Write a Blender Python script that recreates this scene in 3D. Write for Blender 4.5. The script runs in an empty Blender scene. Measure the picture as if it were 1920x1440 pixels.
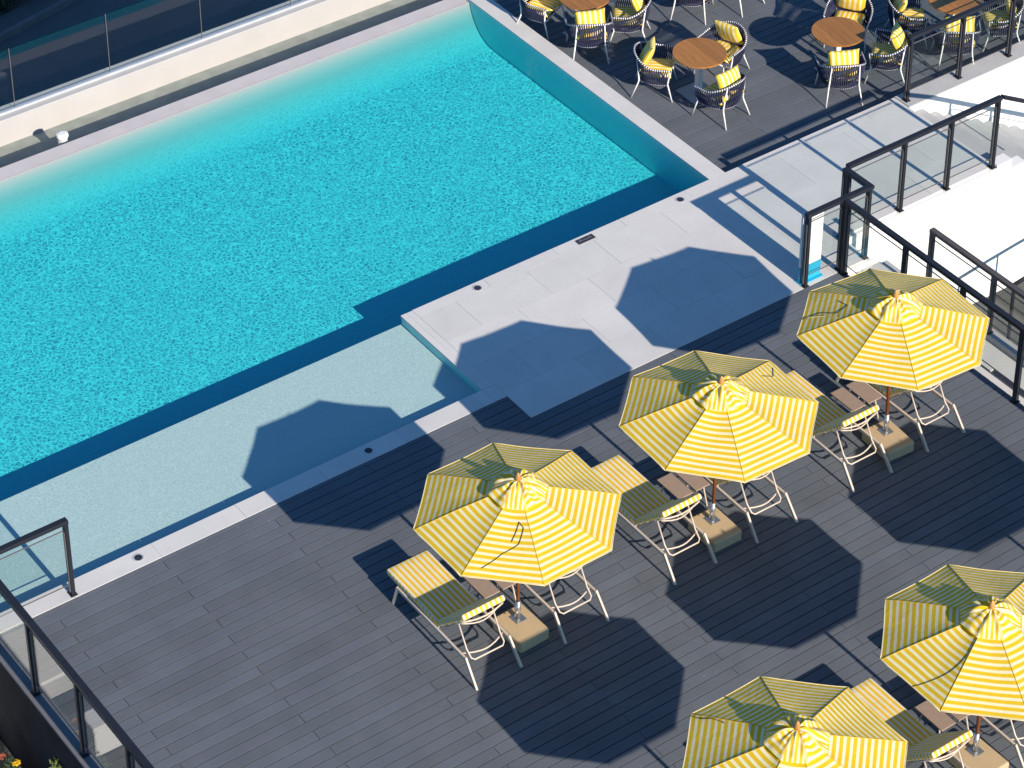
import bpy, bmesh, math, random
from mathutils import Vector, Matrix, Euler, noise as mnoise

random.seed(11)
SC = bpy.context.scene
COL = SC.collection

# ------------------------------------------------------------------ camera
cam_d = bpy.data.cameras.new('camera')
cam = bpy.data.objects.new('camera', cam_d)
COL.objects.link(cam)
YAW, PIT, ROL = map(math.radians, (35.743, 32.124, 0.077))
fw = Vector((math.cos(PIT) * math.sin(YAW), math.cos(PIT) * math.cos(YAW), -math.sin(PIT)))
rt = fw.cross(Vector((0, 0, 1))).normalized()
dn = fw.cross(rt)
r2 = math.cos(ROL) * rt + math.sin(ROL) * dn
d2 = -math.sin(ROL) * rt + math.cos(ROL) * dn
m = Matrix((r2, -d2, -fw)).transposed().to_4x4()
m.translation = Vector((-15.0597, -20.8538, 25.0))
cam.matrix_world = m
cam_d.sensor_width = 36.0
cam_d.lens = 5453.23 / 1920 * 36.0
cam_d.shift_y = -0.375
cam_d.clip_start = 0.5
cam_d.clip_end = 2000
SC.camera = cam

# ------------------------------------------------------------------ sky, sun, exposure
SUN_EL = math.atan(1 / 1.96)
world = bpy.data.worlds.new('World')
SC.world = world
world.use_nodes = True
wn = world.node_tree
for n in list(wn.nodes):
    wn.nodes.remove(n)
sky = wn.nodes.new('ShaderNodeTexSky')
sky.sky_type = 'NISHITA'
sky.sun_disc = False
sky.sun_elevation = SUN_EL
sky.sun_rotation = math.radians(180.0)
sky.air_density = 1.0
sky.dust_density = 0.3
sky.ozone_density = 1.0
bg = wn.nodes.new('ShaderNodeBackground')
bg.inputs['Strength'].default_value = 0.092
wo = wn.nodes.new('ShaderNodeOutputWorld')
tint = wn.nodes.new('ShaderNodeMix')          # deep clear-weather blue, the same over the whole sky
tint.data_type = 'RGBA'
tint.blend_type = 'MULTIPLY'
tint.inputs[0].default_value = 1.0
tint.inputs[7].default_value = (0.40, 0.77, 1.12, 1.0)
wn.links.new(sky.outputs[0], tint.inputs[6])
wn.links.new(tint.outputs[2], bg.inputs['Color'])
wn.links.new(bg.outputs[0], wo.inputs['Surface'])

sun_d = bpy.data.lights.new('sun', 'SUN')
sun = bpy.data.objects.new('sun', sun_d)
COL.objects.link(sun)
sun_d.energy = 5.0
sun_d.angle = math.radians(0.5)
sun_d.color = (1.0, 0.89, 0.76)
sun.rotation_euler = Vector((-0.012, 1.96, -1.0)).to_track_quat('-Z', 'Y').to_euler()
sun.location = (0, -30, 30)

vs = SC.view_settings
vs.view_transform = 'Standard'
vs.look = 'None'
vs.gamma = 1.0
vs.exposure = 0.53
SC.render.engine = 'CYCLES'
cy = SC.cycles
cy.max_bounces = 8
cy.diffuse_bounces = 3
cy.glossy_bounces = 3
cy.transmission_bounces = 4
cy.transparent_max_bounces = 24
cy.volume_bounces = 0
cy.caustics_reflective = False
cy.caustics_refractive = False
cy.sample_clamp_indirect = 6.0
try:
    cy.use_denoising = True
    cy.denoiser = 'OPENIMAGEDENOISE'
except Exception:
    pass

# ------------------------------------------------------------------ material helpers
MATS = {}


def nt_new(name):
    mt = bpy.data.materials.new(name)
    mt.use_nodes = True
    nt = mt.node_tree
    for n in list(nt.nodes):
        nt.nodes.remove(n)
    out = nt.nodes.new('ShaderNodeOutputMaterial')
    MATS[name] = mt
    return mt, nt, out


def N(nt, typ, **kw):
    n = nt.nodes.new(typ)
    for k, v in kw.items():
        if k in n.inputs:
            n.inputs[k].default_value = v
        else:
            setattr(n, k, v)
    return n


def c4(c):
    return (c[0], c[1], c[2], 1.0)


def mixc(nt, fac, a, b, blend='MIX'):
    n = nt.nodes.new('ShaderNodeMix')
    n.data_type = 'RGBA'
    n.blend_type = blend
    for sock, v in ((n.inputs[0], fac), (n.inputs[6], a), (n.inputs[7], b)):
        if hasattr(v, 'links'):
            nt.links.new(v, sock)
        elif isinstance(v, (int, float)):
            sock.default_value = v
        else:
            sock.default_value = c4(v)
    return n.outputs[2]


def mth(nt, op, a, b=0.0, c=None):
    n = nt.nodes.new('ShaderNodeMath')
    n.operation = op
    for i, v in enumerate((a, b) if c is None else (a, b, c)):
        if hasattr(v, 'links'):
            nt.links.new(v, n.inputs[i])
        else:
            n.inputs[i].default_value = v
    return n.outputs[0]


def ramp(nt, fac, lo, hi, a=0.0, b=1.0):
    n = nt.nodes.new('ShaderNodeMapRange')
    nt.links.new(fac, n.inputs[0])
    n.inputs[1].default_value = lo
    n.inputs[2].default_value = hi
    n.inputs[3].default_value = a
    n.inputs[4].default_value = b
    return n.outputs[0]


def coords(nt, scale=(1, 1, 1), kind='Object'):
    tc = nt.nodes.new('ShaderNodeTexCoord')
    mp = nt.nodes.new('ShaderNodeMapping')
    mp.inputs['Scale'].default_value = scale
    nt.links.new(tc.outputs[kind], mp.inputs[0])
    return mp.outputs[0]


def wcoords(nt, scale=(1, 1, 1)):
    g = nt.nodes.new('ShaderNodeNewGeometry')
    mp = nt.nodes.new('ShaderNodeMapping')
    mp.inputs['Scale'].default_value = scale
    nt.links.new(g.outputs['Position'], mp.inputs[0])
    return mp.outputs[0]


def noisef(nt, vec, scale, detail=3.0, rough=0.55, dist=0.0):
    n = N(nt, 'ShaderNodeTexNoise', Scale=scale, Detail=detail, Roughness=rough, Distortion=dist)
    nt.links.new(vec, n.inputs['Vector'])
    return n.outputs[0]


def bump(nt, h, strength, dist):
    n = N(nt, 'ShaderNodeBump', Strength=strength, Distance=dist)
    nt.links.new(h, n.inputs['Height'])
    return n.outputs[0]


def bsdf(nt, out, col, rough=0.6, normal=None, metal=0.0, spec=0.5):
    p = nt.nodes.new('ShaderNodeBsdfPrincipled')
    if hasattr(col, 'links'):
        nt.links.new(col, p.inputs['Base Color'])
    else:
        p.inputs['Base Color'].default_value = c4(col)
    if hasattr(rough, 'links'):
        nt.links.new(rough, p.inputs['Roughness'])
    else:
        p.inputs['Roughness'].default_value = rough
    p.inputs['Metallic'].default_value = metal
    p.inputs['Specular IOR Level'].default_value = spec
    if normal is not None:
        nt.links.new(normal, p.inputs['Normal'])
    nt.links.new(p.outputs[0], out.inputs['Surface'])
    return p


def schlick(nt, f0, normal=None):
    lw = N(nt, 'ShaderNodeLayerWeight', Blend=0.5)
    if normal is not None:
        nt.links.new(normal, lw.inputs['Normal'])
    p5 = mth(nt, 'POWER', lw.outputs['Facing'], 5.0)
    return mth(nt, 'MULTIPLY_ADD', p5, 1 - f0, f0)


def simple(name, col, rough=0.5, metal=0.0, var=0.08, nscale=6.0, bstr=0.0, spec=0.5, rnd=0.0):
    mt, nt, out = nt_new(name)
    v = wcoords(nt)
    n = noisef(nt, v, nscale, 4.0)
    k = ramp(nt, n, 0.3, 0.7, 1 - var, 1 + var)
    if rnd:
        oi = nt.nodes.new('ShaderNodeObjectInfo')
        k = mth(nt, 'MULTIPLY', k, ramp(nt, oi.outputs['Random'], 0, 1, 1 - rnd, 1 + rnd))
    cmb = nt.nodes.new('ShaderNodeCombineColor')
    for i in range(3):
        nt.links.new(k, cmb.inputs[i])
    col2 = mixc(nt, 1.0, col, cmb.outputs[0], 'MULTIPLY')
    nm = bump(nt, noisef(nt, v, nscale * 9, 3.0), bstr, 0.004) if bstr else None
    bsdf(nt, out, col2, rough, nm, metal, spec)
    return mt


# --- materials
def make_materials():
    # composite deck boards
    mt, nt, out = nt_new('deck_board')
    oi = nt.nodes.new('ShaderNodeObjectInfo')
    v = wcoords(nt, (1.2, 26, 1))
    g1 = noisef(nt, v, 6.0, 5.0, 0.65)
    v2 = wcoords(nt)
    g2 = noisef(nt, v2, 1.1, 4.0, 0.6)
    g3 = noisef(nt, v2, 90.0, 2.0)
    k = mth(nt, 'MULTIPLY', ramp(nt, oi.outputs['Random'], 0, 1, 0.93, 1.06), ramp(nt, g1, 0.25, 0.75, 0.93, 1.07))
    k = mth(nt, 'MULTIPLY', k, ramp(nt, g2, 0.28, 0.72, 0.87, 1.12))
    k = mth(nt, 'MULTIPLY', k, ramp(nt, g3, 0.3, 0.7, 0.93, 1.07))
    cc = nt.nodes.new('ShaderNodeCombineColor')
    for i in range(3):
        nt.links.new(k, cc.inputs[i])
    base = mixc(nt, oi.outputs['Random'], (0.113, 0.125, 0.142), (0.111, 0.124, 0.146))
    sp = N(nt, 'ShaderNodeTexVoronoi', Scale=2.3)
    nt.links.new(v2, sp.inputs['Vector'])
    spot = ramp(nt, sp.outputs['Distance'], 0.028, 0.05, 0.5, 0.0)
    col = mixc(nt, spot, mixc(nt, 1.0, base, cc.outputs[0], 'MULTIPLY'), (0.2, 0.2, 0.2))
    bsdf(nt, out, col, 0.62, bump(nt, g1, 0.35, 0.002), spec=0.15)

    simple('deck_void', (0.02, 0.02, 0.022), 0.9)

    # pale stone tiles and coping
    mt, nt, out = nt_new('stone')
    oi = nt.nodes.new('ShaderNodeObjectInfo')
    v = wcoords(nt)
    a = noisef(nt, v, 1.6, 5.0, 0.6, 0.4)
    b = noisef(nt, v, 60.0, 2.0)
    k = mth(nt, 'MULTIPLY', ramp(nt, a, 0.3, 0.7, 0.945, 1.05), ramp(nt, b, 0.3, 0.7, 0.97, 1.03))
    k = mth(nt, 'MULTIPLY', k, ramp(nt, oi.outputs['Random'], 0, 1, 0.97, 1.03))
    cc = nt.nodes.new('ShaderNodeCombineColor')
    for i in range(3):
        nt.links.new(k, cc.inputs[i])
    col = mixc(nt, 1.0, (0.58, 0.565, 0.545), cc.outputs[0], 'MULTIPLY')
    bsdf(nt, out, col, 0.7, bump(nt, b, 0.15, 0.001), spec=0.3)

    simple('grout', (0.50, 0.49, 0.48), 0.9)
    simple('wet_edge', (0.52, 0.48, 0.47), 0.35, var=0.05, nscale=3)
    simple('white_wall', (0.74, 0.73, 0.71), 0.8, var=0.03, nscale=1.2, bstr=0.1)
    simple('cream_wall', (0.41, 0.395, 0.38), 0.8, var=0.04, nscale=1.5, bstr=0.1)
    simple('trough_floor', (0.25, 0.28, 0.25), 0.8, var=0.12, nscale=5, bstr=0.4)
    simple('grey_kerb', (0.43, 0.43, 0.43), 0.75, var=0.06, nscale=3)
    simple('dark_wall', (0.026, 0.026, 0.032), 0.85, var=0.3, nscale=2.2, bstr=0.3, spec=0.08)
    simple('ledge_grey', (0.13, 0.13, 0.14), 0.75, var=0.08)
    simple('dark_paving', (0.075, 0.075, 0.07), 0.8, var=0.2, nscale=2)

    # pool lining; tilted normals imitate the bright caustic web of sun through ripples
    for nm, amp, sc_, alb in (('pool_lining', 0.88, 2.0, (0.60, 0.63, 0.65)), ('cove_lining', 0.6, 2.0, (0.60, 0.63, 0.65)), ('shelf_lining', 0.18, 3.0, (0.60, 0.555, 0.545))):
        mt, nt, out = nt_new(nm)
        v = wcoords(nt, (1.0, 1.15, 1.0))
        nz = N(nt, 'ShaderNodeTexNoise', Scale=3.6 * sc_, Detail=2.0)
        nt.links.new(v, nz.inputs['Vector'])
        vm = nt.nodes.new('ShaderNodeVectorMath')
        vm.operation = 'MULTIPLY_ADD'
        nt.links.new(nz.outputs['Color'], vm.inputs[0])
        vm.inputs[1].default_value = (0.16 / sc_, 0.16 / sc_, 0.0)
        nt.links.new(v, vm.inputs[2])
        fs = []
        for sc2, wid in ((7.0, 0.21), (12.0, 0.24)):
            vo = N(nt, 'ShaderNodeTexVoronoi', feature='DISTANCE_TO_EDGE', Scale=sc2 * sc_)
            nt.links.new(vm.outputs[0], vo.inputs['Vector'])
            fs.append(mth(nt, 'POWER', ramp(nt, vo.outputs['Distance'], 0.0, wid, 1.0, 0.0), 1.7))
        f = mth(nt, 'ADD', mth(nt, 'MULTIPLY', fs[0], 0.55), mth(nt, 'MULTIPLY', fs[1], 0.55))
        n3 = noisef(nt, v, 15.0 * sc_, 2.0, 0.5, 0.6)
        f = mth(nt, 'ADD', f, ramp(nt, n3, 0.25, 0.75, -0.20, 0.20))
        n4 = noisef(nt, v, 1.7, 3.0, 0.6, 1.0)
        f = mth(nt, 'ADD', f, ramp(nt, n4, 0.3, 0.7, -0.03, 0.03))
        tilt = mth(nt, 'MULTIPLY', mth(nt, 'MULTIPLY', mth(nt, 'SUBTRACT', f, 0.34), ramp(nt, noisef(nt, v, 0.55, 2.0), 0.32, 0.68, 0.86, 1.10)), -amp)
        cx = nt.nodes.new('ShaderNodeCombineXYZ')
        nt.links.new(tilt, cx.inputs[1])
        g = nt.nodes.new('ShaderNodeNewGeometry')
        ad = nt.nodes.new('ShaderNodeVectorMath')
        ad.operation = 'ADD'
        nt.links.new(g.outputs['Normal'], ad.inputs[0])
        nt.links.new(cx.outputs[0], ad.inputs[1])
        no = nt.nodes.new('ShaderNodeVectorMath')
        no.operation = 'NORMALIZE'
        nt.links.new(ad.outputs[0], no.inputs[0])
        col = alb
        if nm == 'cove_lining':            # dimmer underwater sunlight painted as darker colour towards the overflow edge
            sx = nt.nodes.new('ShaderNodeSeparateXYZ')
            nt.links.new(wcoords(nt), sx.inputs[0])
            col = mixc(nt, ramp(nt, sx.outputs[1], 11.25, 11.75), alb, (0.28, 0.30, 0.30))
        bsdf(nt, out, col, 0.8, no.outputs[0], spec=0.1)

    # flat lining for the pool's upright faces
    simple('pool_wall_lining', (0.42, 0.80, 0.75), 0.8, var=0.03)

    # water: fresnel reflection, straight transmission, absorbing body
    mt, nt, out = nt_new('water')
    v = wcoords(nt)
    n1 = noisef(nt, v, 5.0, 3.0, 0.55, 0.8)
    bp_ = bump(nt, n1, 0.22, 0.05)
    fr = schlick(nt, 0.02, bp_)
    tr = N(nt, 'ShaderNodeBsdfTransparent')
    tr.inputs[0].default_value = (1, 1, 1, 1)
    gl = N(nt, 'ShaderNodeBsdfGlossy', Roughness=0.05)
    nt.links.new(bp_, gl.inputs['Normal'])
    mx = nt.nodes.new('ShaderNodeMixShader')
    nt.links.new(fr, mx.inputs[0])
    nt.links.new(tr.outputs[0], mx.inputs[1])
    nt.links.new(gl.outputs[0], mx.inputs[2])
    nt.links.new(mx.outputs[0], out.inputs['Surface'])
    va = N(nt, 'ShaderNodeVolumeAbsorption', Density=1.35)
    va.inputs[0].default_value = (0.0, 0.882, 0.914, 1)
    nt.links.new(va.outputs[0], out.inputs['Volume'])

    # glass panes
    def glass(name, tint):
        mt, nt, out = nt_new(name)
        fr = schlick(nt, 0.04)
        tr = nt.nodes.new('ShaderNodeBsdfTransparent')
        tr.inputs[0].default_value = c4(tint)
        gl = N(nt, 'ShaderNodeBsdfGlossy', Roughness=0.0)
        mx = nt.nodes.new('ShaderNodeMixShader')
        nt.links.new(fr, mx.inputs[0])
        nt.links.new(tr.outputs[0], mx.inputs[1])
        nt.links.new(gl.outputs[0], mx.inputs[2])
        nt.links.new(mx.outputs[0], out.inputs['Surface'])
    glass('glass', (0.955, 0.98, 0.97))
    glass('glass_edge', (0.35, 0.62, 0.60))

    simple('rail_metal', (0.016, 0.018, 0.026), 0.5, var=0.15, nscale=4, spec=0.3)
    simple('rail_sunlit', (0.085, 0.075, 0.07), 0.4, var=0.15, nscale=4)  # rail metal lightened and browned, its sunlit look put into the colour
    simple('rail_channel', (0.16, 0.15, 0.15), 0.4, metal=0.3, var=0.1)
    simple('steel', (0.55, 0.55, 0.54), 0.35, metal=0.9, var=0.1)
    simple('shoe_metal', (0.62, 0.64, 0.66), 0.4, metal=0.5, var=0.05)
    simple('beige_metal', (0.52, 0.44, 0.37), 0.45, var=0.05)
    simple('taupe_top', (0.30, 0.215, 0.16), 0.6, var=0.05, nscale=20)
    simple('white_metal', (0.78, 0.76, 0.74), 0.4, var=0.04)
    simple('grey_plate', (0.33, 0.35, 0.37), 0.5, var=0.05)
    simple('navy_rope', (0.028, 0.032, 0.075), 0.8, var=0.25, nscale=40)
    simple('lamp_lens', (0.03, 0.03, 0.04), 0.2, var=0.1)
    simple('lamp_ring', (0.62, 0.62, 0.62), 0.4, metal=0.3)
    simple('board_white', (0.78, 0.78, 0.76), 0.5, var=0.02)
    simple('board_blue', (0.02, 0.36, 0.58), 0.5, var=0.05)
    simple('cord', (0.05, 0.05, 0.03), 0.8, var=0.2)
    simple('cord_pale', (0.62, 0.5, 0.2), 0.8, var=0.1)

    # umbrella block: pebbly concrete
    mt, nt, out = nt_new('terrazzo')
    v = wcoords(nt)
    a = noisef(nt, v, 120.0, 2.0)
    b = noisef(nt, v, 5.0, 3.0)
    col = mixc(nt, ramp(nt, a, 0.35, 0.65), (0.40, 0.275, 0.145), (0.56, 0.43, 0.265))
    col = mixc(nt, ramp(nt, b, 0.4, 0.7, 0, 0.35), col, (0.38, 0.30, 0.2))
    bsdf(nt, out, col, 0.8, bump(nt, a, 0.4, 0.003))

    # wood
    for nm, ca, cb in (('teak', (0.40, 0.178, 0.042), (0.29, 0.118, 0.027)), ('pole_wood', (0.25, 0.075, 0.022), (0.16, 0.045, 0.015)),
                       ('finial_wood', (0.55, 0.26, 0.07), (0.42, 0.18, 0.05))):
        mt, nt, out = nt_new(nm)
        oi = nt.nodes.new('ShaderNodeObjectInfo')
        v = coords(nt, (30, 2.0, 2.0) if nm == 'teak' else (20, 20, 1.5))
        g = noisef(nt, v, 2.0, 5.0, 0.6, 0.5)
        col = mixc(nt, ramp(nt, g, 0.3, 0.7), ca, cb)
        k = ramp(nt, oi.outputs['Random'], 0, 1, 0.85, 1.12)
        cc = nt.nodes.new('ShaderNodeCombineColor')
        for i in range(3):
            nt.links.new(k, cc.inputs[i])
        bsdf(nt, out, mixc(nt, 1.0, col, cc.outputs[0], 'MULTIPLY'), 0.45)

    # striped fabrics, stripes laid out in the cloth's own UVs
    def stripes(name, ya, wa, duty, trans, rough=0.85, soft=0.06):
        mt, nt, out = nt_new(name)
        uv = nt.nodes.new('ShaderNodeUVMap')
        sx = nt.nodes.new('ShaderNodeSeparateXYZ')
        nt.links.new(uv.outputs[0], sx.inputs[0])
        f = mth(nt, 'FRACT', sx.outputs[0])
        tri = mth(nt, 'ABSOLUTE', mth(nt, 'SUBTRACT', f, 0.5))
        s = ramp(nt, tri, duty / 2 - soft / 2, duty / 2 + soft / 2)
        v = wcoords(nt)
        wv = noisef(nt, v, 3.0, 4.0)
        wf = noisef(nt, v, 160.0, 2.0)
        col = mixc(nt, s, ya, wa)
        k = mth(nt, 'MULTIPLY', ramp(nt, wv, 0.3, 0.7, 0.94, 1.05), ramp(nt, wf, 0.3, 0.7, 0.95, 1.05))
        cc = nt.nodes.new('ShaderNodeCombineColor')
        for i in range(3):
            nt.links.new(k, cc.inputs[i])
        col = mixc(nt, 1.0, col, cc.outputs[0], 'MULTIPLY')
        nm = bump(nt, noisef(nt, v, 9.0, 3.0, 0.5, 0.6), 0.25, 0.02)
        p = bsdf(nt, out, col, rough, nm, spec=0.15)
        if trans:
            t = nt.nodes.new('ShaderNodeBsdfTranslucent')
            nt.links.new(col, t.inputs[0])
            mx = nt.nodes.new('ShaderNodeMixShader')
            mx.inputs[0].default_value = trans
            nt.links.new(p.outputs[0], mx.inputs[1])
            nt.links.new(t.outputs[0], mx.inputs[2])
            nt.links.new(mx.outputs[0], out.inputs['Surface'])
    YEL, CRM = (0.66, 0.385, 0.022), (0.74, 0.665, 0.48)
    stripes('canopy_fabric', (0.79, 0.52, 0.022), (0.86, 0.79, 0.52), 0.56, 0.24)
    stripes('mattress_fabric', (0.75, 0.47, 0.025), (0.69, 0.62, 0.50), 0.5, 0)
    stripes('cushion_fabric', (0.74, 0.48, 0.03), (0.82, 0.73, 0.42), 0.56, 0)
    simple('hem_fabric', (0.70, 0.58, 0.30), 0.85, var=0.05)
    simple('hem_yellow', YEL, 0.85, var=0.05)

    # lower ground
    mt, nt, out = nt_new('asphalt')
    v = wcoords(nt)
    a = noisef(nt, v, 0.5, 5.0, 0.6)
    b = noisef(nt, v, 70.0, 2.0)
    col = mixc(nt, ramp(nt, a, 0.3, 0.7), (0.11, 0.11, 0.11), (0.15, 0.148, 0.145))
    bsdf(nt, out, col, 0.85, bump(nt, b, 0.3, 0.005))
    simple('pavement_slab', (0.14, 0.14, 0.14), 0.85, var=0.12)
    simple('kerb_stone', (0.2, 0.2, 0.2), 0.85, var=0.12)
    simple('soil', (0.05, 0.035, 0.025), 0.95, var=0.3, bstr=0.5)
    simple('leaf', (0.055, 0.095, 0.025), 0.6, var=0.35, nscale=9)
    simple('leaf_light', (0.12, 0.16, 0.04), 0.6, var=0.3, nscale=9)
    simple('leaf_dark', (0.03, 0.055, 0.02), 0.6, var=0.4, nscale=6)
    simple('twig', (0.09, 0.06, 0.04), 0.8)
    simple('petal', (0.75, 0.45, 0.01), 0.6)
    simple('petal_red', (0.30, 0.08, 0.04), 0.6)
    simple('dry_grass', (0.36, 0.29, 0.16), 0.9, var=0.3, nscale=14, bstr=0.6)


make_materials()


# ------------------------------------------------------------------ mesh helpers
class MB:
    def __init__(self):
        self.v, self.f, self.uv = [], [], {}

    def face(self, pts, uv=None):
        b = len(self.v)
        self.v += [tuple(p) for p in pts]
        if uv:
            self.uv[len(self.f)] = uv
        self.f.append(tuple(range(b, b + len(pts))))

    def hexa(self, p):                      # 8 corners, bottom ring then top ring
        b = len(self.v)
        self.v += [tuple(q) for q in p]
        for q in ((3, 2, 1, 0), (4, 5, 6, 7), (0, 1, 5, 4), (1, 2, 6, 5), (2, 3, 7, 6), (3, 0, 4, 7)):
            self.f.append(tuple(b + i for i in q))
        return self

    def box(self, x0, x1, y0, y1, z0, z1):
        return self.hexa([(x0, y0, z0), (x1, y0, z0), (x1, y1, z0), (x0, y1, z0),
                          (x0, y0, z1), (x1, y0, z1), (x1, y1, z1), (x0, y1, z1)])

    def bar(self, a, b, w, h, up=(0, 0, 1)):  # rectangular bar; w sideways, h along up
        a, b = Vector(a), Vector(b)
        d = (b - a).normalized()
        s = d.cross(Vector(up)).normalized()
        u = s.cross(d)
        s, u = s * w / 2, u * h / 2
        return self.hexa([a - s - u, b - s - u, b + s - u, a + s - u, a - s + u, b - s + u, b + s + u, a + s + u])

    def tube(self, pts, r, n=8, caps=True, closed=False):
        pts = [Vector(p) for p in pts]
        L = len(pts)
        rad = r if isinstance(r, (list, tuple)) else [r] * L
        b = len(self.v)
        up = None
        for i, p in enumerate(pts):
            if closed:
                d = (pts[(i + 1) % L] - pts[i - 1]).normalized()
            else:
                d = (pts[min(i + 1, L - 1)] - pts[max(i - 1, 0)]).normalized()
            if up is None:
                up = d.orthogonal().normalized()
            up = (up - d * up.dot(d))
            up = up.normalized() if up.length > 1e-6 else d.orthogonal().normalized()
            s = d.cross(up)
            for k in range(n):
                a = 2 * math.pi * k / n
                self.v.append(tuple(p + rad[i] * (math.cos(a) * up + math.sin(a) * s)))
        for i in range(L if closed else L - 1):
            j = (i + 1) % L
            for k in range(n):
                k2 = (k + 1) % n
                self.f.append((b + i * n + k, b + i * n + k2, b + j * n + k2, b + j * n + k))
        if caps and not closed:
            self.f.append(tuple(b + k for k in reversed(range(n))))
            self.f.append(tuple(b + (L - 1) * n + k for k in range(n)))
        return self

    def cyl(self, x, y, z0, z1, r0, r1=None, n=16):
        return self.tube([(x, y, z0), (x, y, z1)], [r0, r0 if r1 is None else r1], n)

    def lathe(self, prof, n=16, c=(0, 0, 0)):
        b = len(self.v)
        for r, z in prof:
            for k in range(n):
                a = 2 * math.pi * k / n
                self.v.append((c[0] + r * math.cos(a), c[1] + r * math.sin(a), c[2] + z))
        for i in range(len(prof) - 1):
            for k in range(n):
                k2 = (k + 1) % n
                self.f.append((b + i * n + k, b + i * n + k2, b + (i + 1) * n + k2, b + (i + 1) * n + k))
        self.f.append(tuple(b + k for k in reversed(range(n))))
        self.f.append(tuple(b + (len(prof) - 1) * n + k for k in range(n)))
        return self

    def grid(self, P, UV=None):              # P[i][j] points
        b = len(self.v)
        I, J = len(P), len(P[0])
        for row in P:
            self.v += [tuple(q) for q in row]
        for i in range(I - 1):
            for j in range(J - 1):
                if UV:
                    self.uv[len(self.f)] = [UV[i][j], UV[i][j + 1], UV[i + 1][j + 1], UV[i + 1][j]]
                self.f.append((b + i * J + j, b + i * J + j + 1, b + (i + 1) * J + j + 1, b + (i + 1) * J + j))
        return self

    def mesh(self, name, smooth=False):
        me = bpy.data.meshes.new(name)
        me.from_pydata(self.v, [], self.f)
        if self.uv:
            ul = me.uv_layers.new(name='UVMap')
            for pi, uvs in self.uv.items():
                for li, q in zip(me.polygons[pi].loop_indices, uvs):
                    ul.data[li].uv = q
        if smooth:
            me.polygons.foreach_set('use_smooth', [True] * len(me.polygons))
        me.update()
        return me


def obj(name, mb, mat, parent=None, smooth=False, bevel=0.0, segs=2):
    me = mb if isinstance(mb, bpy.types.Mesh) else mb.mesh(name, smooth)
    if mat and not me.materials:
        me.materials.append(MATS[mat])
    o = bpy.data.objects.new(name, me)
    COL.objects.link(o)
    if parent:
        o.parent = parent
    if bevel:
        b = o.modifiers.new('bevel', 'BEVEL')
        b.width = bevel
        b.segments = segs
        b.limit_method = 'ANGLE'
    return o


def tag(o, label=None, cat=None, group=None, kind=None):
    if label:
        o['label'] = label
    if cat:
        o['category'] = cat
    if group:
        o['group'] = group
    if kind:
        o['kind'] = kind
    return o


def thing(name, label, cat, loc=(0, 0, 0), rz=0.0, group=None):
    o = bpy.data.objects.new(name, None)
    o.empty_display_size = 0.2
    COL.objects.link(o)
    o.location = loc
    o.rotation_euler = (0, 0, rz)
    return tag(o, label, cat, group)


def struct(name, mb, mat, parent=None, **kw):
    o = obj(name, mb, mat, parent, **kw)
    if not parent:
        o['kind'] = 'structure'
    return o


def dup(o, parent=None):
    c = o.copy()
    COL.objects.link(c)
    c.parent = parent
    for ch in o.children:
        dup(ch, c)
    return c


def place(proto, first, loc, rz, label, group=None):
    o = proto if first else dup(proto)
    o.location = loc
    o.rotation_euler = (0, 0, rz)
    o['label'] = label
    if group:
        o['group'] = group
    return o


ZS = 0.007          # stone top level (deck board tops are z = 0)
ZW = -0.05         # water level
ZSH = -0.15        # tanning shelf
ZF = -0.63         # pool floor
ZD = -0.12         # dining deck level

# ------------------------------------------------------------------ lower ground, road
struct('ground', MB().box(-300, 400, -300, 500, -10, -9.0), 'asphalt')
rd = Vector((0.974, 0.227, 0)).normalized()
rn = Vector((-rd.y, rd.x, 0))


def strip(p, a, b, z0, z1, s0=-30, s1=60):
    q = [Vector(p) + rd * s0 + rn * a, Vector(p) + rd * s1 + rn * a, Vector(p) + rd * s1 + rn * b, Vector(p) + rd * s0 + rn * b]
    return MB().hexa([Vector((v.x, v.y, z0)) for v in q] + [Vector((v.x, v.y, z1)) for v in q])


P0 = (6.65, 28.15, 0)
struct('pavement', strip(P0, 0.12, 0.62, -9.05, -8.86), 'pavement_slab')
struct('kerb', strip(P0, 0.0, 0.118, -9.05, -8.85), 'kerb_stone')
struct('path', strip(P0, -9.6, -5.2, -9.05, -8.94), 'pavement_slab')

# ------------------------------------------------------------------ terrace bodies
struct('deck_slab', MB().box(-5.312, 7.80, -9.0, 3.47, -8.99, -0.028), 'deck_void')
struct('terrace_side_wall', MB().box(-5.345, -5.313, -9.0, 3.9, -8.99, -0.03), 'dark_wall')
struct('deck_edge_kerb', MB().box(-5.352, -5.212, -9.0, 3.46, -0.027, 0.004), 'ledge_grey')
struct('dining_slab', MB().box(7.95, 22.0, 5.745, 13.1, -8.99, ZD - 0.028), 'deck_void')

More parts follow.
